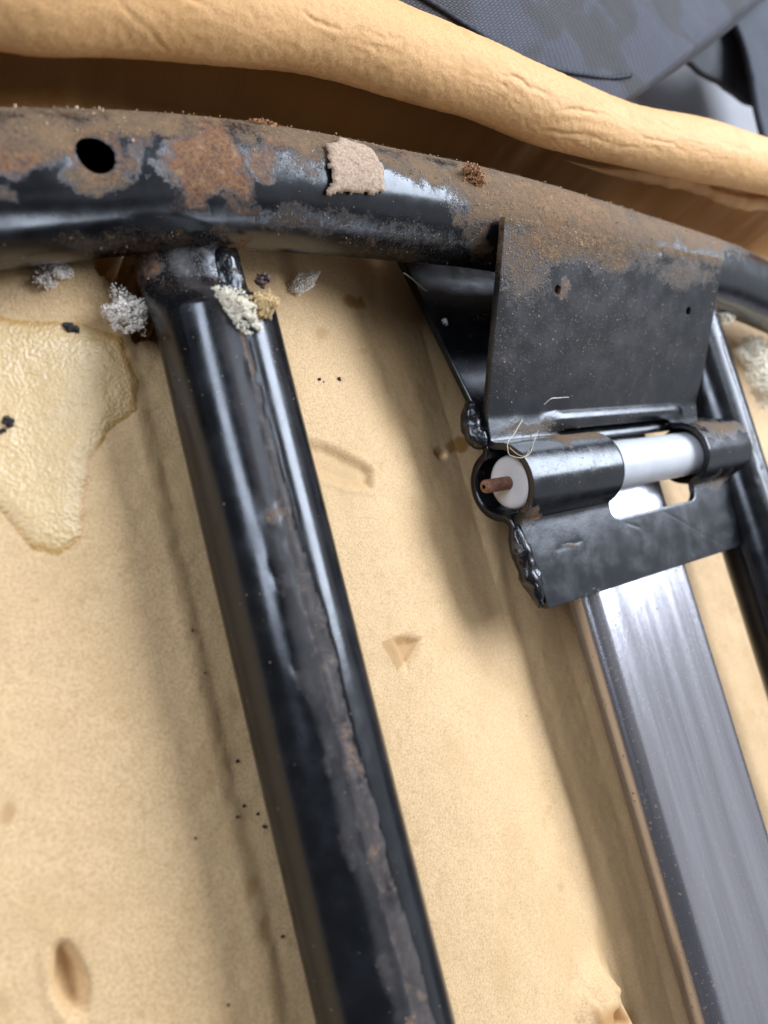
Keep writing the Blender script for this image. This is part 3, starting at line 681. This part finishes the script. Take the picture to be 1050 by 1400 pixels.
clump('foam_crumb', on_mesh(613, 436, BOT_V, 3.2), (1.0, 1.9, 0.8), 0.2, M['fibre_white'], 'tiny white crumb on the dark inside of the bracket', 'foam crumb', GC, 60, (0.15, 0.38), seed=17)
clump('foam_crumb', at(1040, 505, -24), (15, 19, 8), 0.3, M['crumb'], 'big lumpy cream foam heap at the right under the cross tube', 'foam crumb', GC, 1500, (0.3, 1.0), seed=18)
clump('foam_crumb', at(990, 430, -12), (6.5, 3.6, 2.4), 0.2, M['crumb'], 'cream foam scrap wedged between plate corner and cross tube', 'foam crumb', GC, 500, (0.25, 0.6), seed=19)
clump('rust_flake', on_mesh(655, 238, CROSS_V, 0.6), (5.6, 3.2, 2.6), -0.3, M['rustlump'], 'orange rust crust standing on the cross tube left of the plate', 'rust flake', 'rust flakes on the cross tube', 1500, (0.08, 0.28), seed=21)
clump('rust_flake', on_mesh(368, 163, CROSS_V, 0.1), (5.2, 1.0, 0.8), -0.1, M['rustlump'], 'low brown rust crumbs along the top edge of the cross tube', 'rust flake', 'rust flakes on the cross tube', 500, (0.07, 0.2), seed=22)
clump('dirt_clump', at(358, 383, -1.0), (2.2, 1.6, 1.3), 0.4, M['dirtbrown'], 'dark brown dirt clump by the weld above the tan crumb', 'dirt', None, 60, (0.35, 0.8), seed=23)
GD = 'dark chips lying on the foam'
def chip(u, v, half, rot, label, seed):
    return clump('dirt_chip', on_foam(u, v, 0.5), half, rot, M['dirt'], label, 'dirt chip', GD, 80, (0.25, 0.55), seed)
chip(10, 578, (0.9, 2.4, 0.6), -0.6, 'long black chip lying on the glossy glue smear', 31)
chip(98, 448, (1.5, 0.8, 0.5), -0.5, 'short dark brown chip above the glue smear', 32)
chip(520, 662, (1.3, 0.3, 0.3), -0.1, 'thin black sliver at the end of the moulded dent', 33)
def specks(spots, label):
    for (u, v, r) in spots:
        c = on_foam(u, v, r*0.6); V = IV*r*(1+0.25*RNG.normal(size=(12, 1)))
        o = obj('dirt_speck', V, IF, M['dirt']); o.location = c*MM; tag(o, label, 'dirt speck', 'dirt specks on the foam')
specks([(437, 518, .40), (464, 518, .5), (443, 522, .22)], 'black dirt speck on the foam between upright tube and bracket opening')
specks([(139, 560, .4), (78, 573, .3), (16, 488, .2)], 'tiny dark speck on the glossy glue smear')
specks([(333, 1102, .3), (324, 1117, .3), (324, 1041, .35), (352, 1113, .3), (361, 1130, .35), (386, 1281, .3)], 'black dirt speck in the groove hugging the near upright tube')
specks([(280, 920, .25), (263, 862, .3), (267, 1146, .22), (312, 1374, .25)], 'tiny brown-black speck on the open foam left of the groove')
# scrap of brown foam backing stuck to the cross tube
sx, sy = np.meshgrid(np.linspace(0, 1, 90), np.linspace(0, 1, 90), indexing='ij')
spoly = np.array([(446, 200), (470, 192), (508, 206), (522, 226), (523, 262), (505, 268), (482, 262), (446, 268), (447, 235)], float)
m_ = (CROSS_V[:, 0] > -10) & (CROSS_V[:, 0] < 40)
idx = np.flatnonzero(m_); cu, cv = proj(CROSS_V)
sdp = poly_sdf(cu, cv, spoly)+4*fbm(CROSS_V, 2.5, 3, 5)
vis = ((EYE-CROSS_V)*CROSS_N).sum(1) > 0
okv = (sdp < 0) & vis & m_
Fs = Ff[keepf]; Fs = Fs[okv[Fs].all(1)]; used = np.unique(Fs); remap = np.full(len(CROSS_V), -1); remap[used] = np.arange(len(used))
Vs = CROSS_V[used]+CROSS_N[used]*(0.25+0.55*ss(0, -6, sdp[used])+0.20*fbm(CROSS_V[used], 1.3, 3, 3))[:, None]
o = obj('foam_scrap', Vs, remap[Fs], M['scrap']); mesh_solidify(o, 0.5)
tag(o, 'pinkish brown scrap of foam backing stuck flat on the cross tube', 'foam scrap')

def fibre(pts, r, mat, label, name='fibre'):
    p = np.array(pts, float); d = np.concatenate([[0], np.cumsum(np.linalg.norm(np.diff(p, axis=0), axis=1))]); t = np.linspace(0, d[-1], 60)
    path = np.stack([smooth_interp(t, np.stack([d, p[:, k]], -1)) for k in range(3)], -1)
    v_, f_, _ = sweep(path, r*(1-0.5*np.linspace(0, 1, 60)), 8)
    return tag(obj(name, v_, f_, mat), label, 'fibre', 'loose fibres on the bracket')
def fp(l, z): return [at(u, v, zz if isinstance(z, (list, tuple)) else z) for (u, v), zz in zip(l, z if isinstance(z, (list, tuple)) else [z]*len(l))]
fibre(fp([(714, 574), (705, 590), (694, 612), (697, 622), (712, 626), (722, 622), (730, 604), (736, 588)], [-11, -9, -5, -3.5, -2.8, -2.8, -4, -8]), 0.13, M['fibre'], 'tan fibre looped over the top of the bushing clamp')
fibre(fp([(697, 612), (706, 620), (716, 624), (724, 616)], [-4, -3, -2.6, -3]), 0.09, M['fibre'], 'thin tan hair curled inside the looped fibre')
fibre(fp([(744, 553), (752, 546), (764, 544), (778, 543)], [-6, -4, -4, -5]), 0.12, M['fibre_white'], 'short pale hair on the plate above the slot')
fibre(fp([(753, 563), (759, 567), (755, 570), (752, 571)], [-9, -9, -9, -10]), 0.10, M['fibre_white'], 'tiny curled white hair on the plate bend')
fibre(fp([(552, 373), (562, 380), (572, 389), (583, 398)], [-12, -13, -15, -17]), 0.14, M['fibre_white'], 'straight white hair by the dark bracket opening under the cross tube')

# settled dust, far too fine to count
def dust_points(Vs, w, n, g):
    w = np.maximum(w, 0); j = g.choice(len(Vs), n, p=w/w.sum()); return Vs[j]+g.normal(size=(n, 3))*0.25*np.array([1, 1, 0])
g = np.random.default_rng(8)
vis = ((EYE-CROSS_V)*CROSS_N).sum(1) > 0
d1 = dust_points(CROSS_V[vis]+CROSS_N[vis]*0.08, (hd.ravel()[vis] > HR+0.4)*CROSS_D[vis]**2*ss(-90, -60, CROSS_V[vis][:, 0])+0.01, 5200, g)
d2 = dust_points(BRK_V+np.array([0, -.8, 1.75]), (BRK_D**2+0.012)*(BRK_V[:, 1] > 14), 7500, g)
d2b = dust_points(BRK_V+np.array([0, 0, 2.0]), (BRK_D**2+0.004)*(BRK_V[:, 1] < 14)*(BRK_V[:, 2] > -6), 700, g)
m_ = (UP_N[:, 2] > -0.1) & (UP_V[:, 1] > -110)
d3 = dust_points(UP_V[m_]+UP_N[m_]*0.05, np.ones(m_.sum())*(0.3+ss(10, 55, UP_V[m_][:, 1])), 800, g)
DP = np.concatenate([d1, d2, d2b, d3]); k = len(DP)
rr = 0.05+0.11*g.random(k)**3; rr[len(d1):len(d1)+len(d2)] *= 1.35; rr[:len(d1)] *= 1+1.3*(g.random(len(d1)) < 0.12)
tv = np.array([(1, 1, 1), (-1, -1, 1), (-1, 1, -1), (1, -1, -1)])*0.6; tf = np.array([(0, 1, 2), (0, 3, 1), (0, 2, 3), (1, 3, 2)])
st_ = 1+0.5*g.normal(size=(k, 1, 3))
V = (DP[:, None]+tv[None]*rr[:, None, None]*st_).reshape(-1, 3)
o = obj('dust', V, (tf[None]+4*np.arange(k)[:, None, None]).reshape(-1, 3), M['dust'], smooth=False)
tag(o, 'fine tan dust settled on the cross tube, plate and near upright', None, None, 'stuff')

# ------------------------------------------------------------------ behind the cushion
o = obj('floor', [(-900, -900, -66), (1500, -900, -66), (1500, 1500, -66), (-900, 1500, -66)], [(0, 1, 2, 3)], M['floor'])
tag(o, 'plain light grey floor', None, None, 'structure')
# woven cover lying behind the rolled edge
na, nb2 = 190, 130
A, B = np.meshgrid(np.linspace(0, 1, na), np.linspace(0, 1, nb2), indexing='ij')
bot = np.array([(330, -60), (480, 8), (600, 62), (700, 112), (790, 142), (840, 150), (862, 138)], float)
top = np.array([(620, -330), (760, -250), (880, -170), (980, -110), (1060, -60), (1080, -45), (1090, -40)], float)
ta = np.linspace(0, 1, 7)
bu, bv = (smooth_interp(A, np.stack([ta, bot[:, k]], -1)) for k in (0, 1)); tu, tv_ = (smooth_interp(A, np.stack([ta, top[:, k]], -1)) for k in (0, 1))
U, Vv = bu+(tu-bu)*B, bv+(tv_-bv)*B
bow = ss(0.6, 1, A)*np.sin(B*math.pi); Vv = Vv+bow*14; U = U-bow*6
Zc = 2+16*B-10*B*B+3.0*np.sin(A*7+B*2)*B-14*ss(0.80, 1.0, A)
P = np.array([at(u, v, z) for u, v, z in zip(U.ravel(), Vv.ravel(), Zc.ravel())])
G = P.reshape(na, nb2, 3); G[..., 2] += 1.4*fbm(G, 30, 3, 3)
la = np.concatenate([[0], np.cumsum(np.linalg.norm(np.diff(G[:, 30], axis=0), axis=1))]); lb = np.concatenate([[0], np.cumsum(np.linalg.norm(np.diff(G[90], axis=0), axis=1))])
uvm = np.stack(np.broadcast_arrays(la[:, None]/1.25, lb[None]/1.25), -1).reshape(-1, 2)
ca, sa = math.cos(0.5), math.sin(0.5)
COVER = obj('seat_cover', G.reshape(-1, 3), gridfaces(na, nb2), M['cloth'], uv=uvm)
mesh_solidify(COVER, 1.2); tag(COVER, 'blue-grey woven camouflage cover bunched behind the rolled foam edge', 'fabric cover')
# seam on the cover
sp = [(560, -14), (600, 10), (640, 36), (680, 60), (720, 81), (760, 95), (800, 102), (840, 106), (862, 103)]
gu_, gv_ = proj(G)
def on_cover(u, v):
    k = np.argmin(np.hypot(gu_-u, gv_-v)); q = G.reshape(-1, 3)[k]; return at(u, v, q[2]+0.5)
pth = np.array([on_cover(u, v) for u, v in sp]); d = np.concatenate([[0], np.cumsum(np.linalg.norm(np.diff(pth, axis=0), axis=1))]); t = np.linspace(0, d[-1], 160)
path = np.stack([smooth_interp(t, np.stack([d, pth[:, k]], -1)) for k in range(3)], -1)
v_, f_, _ = sweep(path, 0.55+0.25*np.abs(np.sin(t*1.1)), 10)
obj('seam', v_, f_, M['thread'], COVER)
def band(name, a, b, za, zb, mat, label, cat, thick=2.0, seed=1):
    """a limp strip between two photo-space outlines at their own levels"""
    n = 60; t = np.linspace(0, 1, n)
    def curve(p, z):
        p = np.array(p, float); k = np.linspace(0, 1, len(p)); return np.array([at(smooth_interp(q, np.stack([k, p[:, 0]], -1)), smooth_interp(q, np.stack([k, p[:, 1]], -1)), z) for q in t])
    Ca, Cb = curve(a, za), curve(b, zb); w = np.linspace(0, 1, 30)
    S = Ca[:, None]*(1-w)[None, :, None]+Cb[:, None]*w[None, :, None]
    S[..., 2] += 4*np.sin(w*math.pi)[None]+1.2*fbm(S, 25, 3, seed)
    o = obj(name, S.reshape(-1, 3), gridfaces(n, 30), mat); mesh_solidify(o, thick)
    return tag(o, label, cat)
band('black_strap', [(880, 60), (920, 74), (965, 102), (1005, 130), (1028, 146), (1040, 150)], [(960, -20), (1000, -6), (1030, 20), (1050, 60), (1058, 100), (1062, 130)], -34, -26, M['strap'], 'black fabric strap crossing the grey floor under the cover', 'strap', 2.5, 3)
band('slate_flap', [(985, 5), (1008, 40), (1024, 90), (1034, 140), (1044, 185), (1052, 230)], [(1090, -40), (1110, 20), (1130, 80), (1140, 140), (1150, 200), (1160, 260)], -20, -14, M['slate'], 'dark slate fabric flap hanging at the top right corner', 'fabric flap', 2.5, 5)
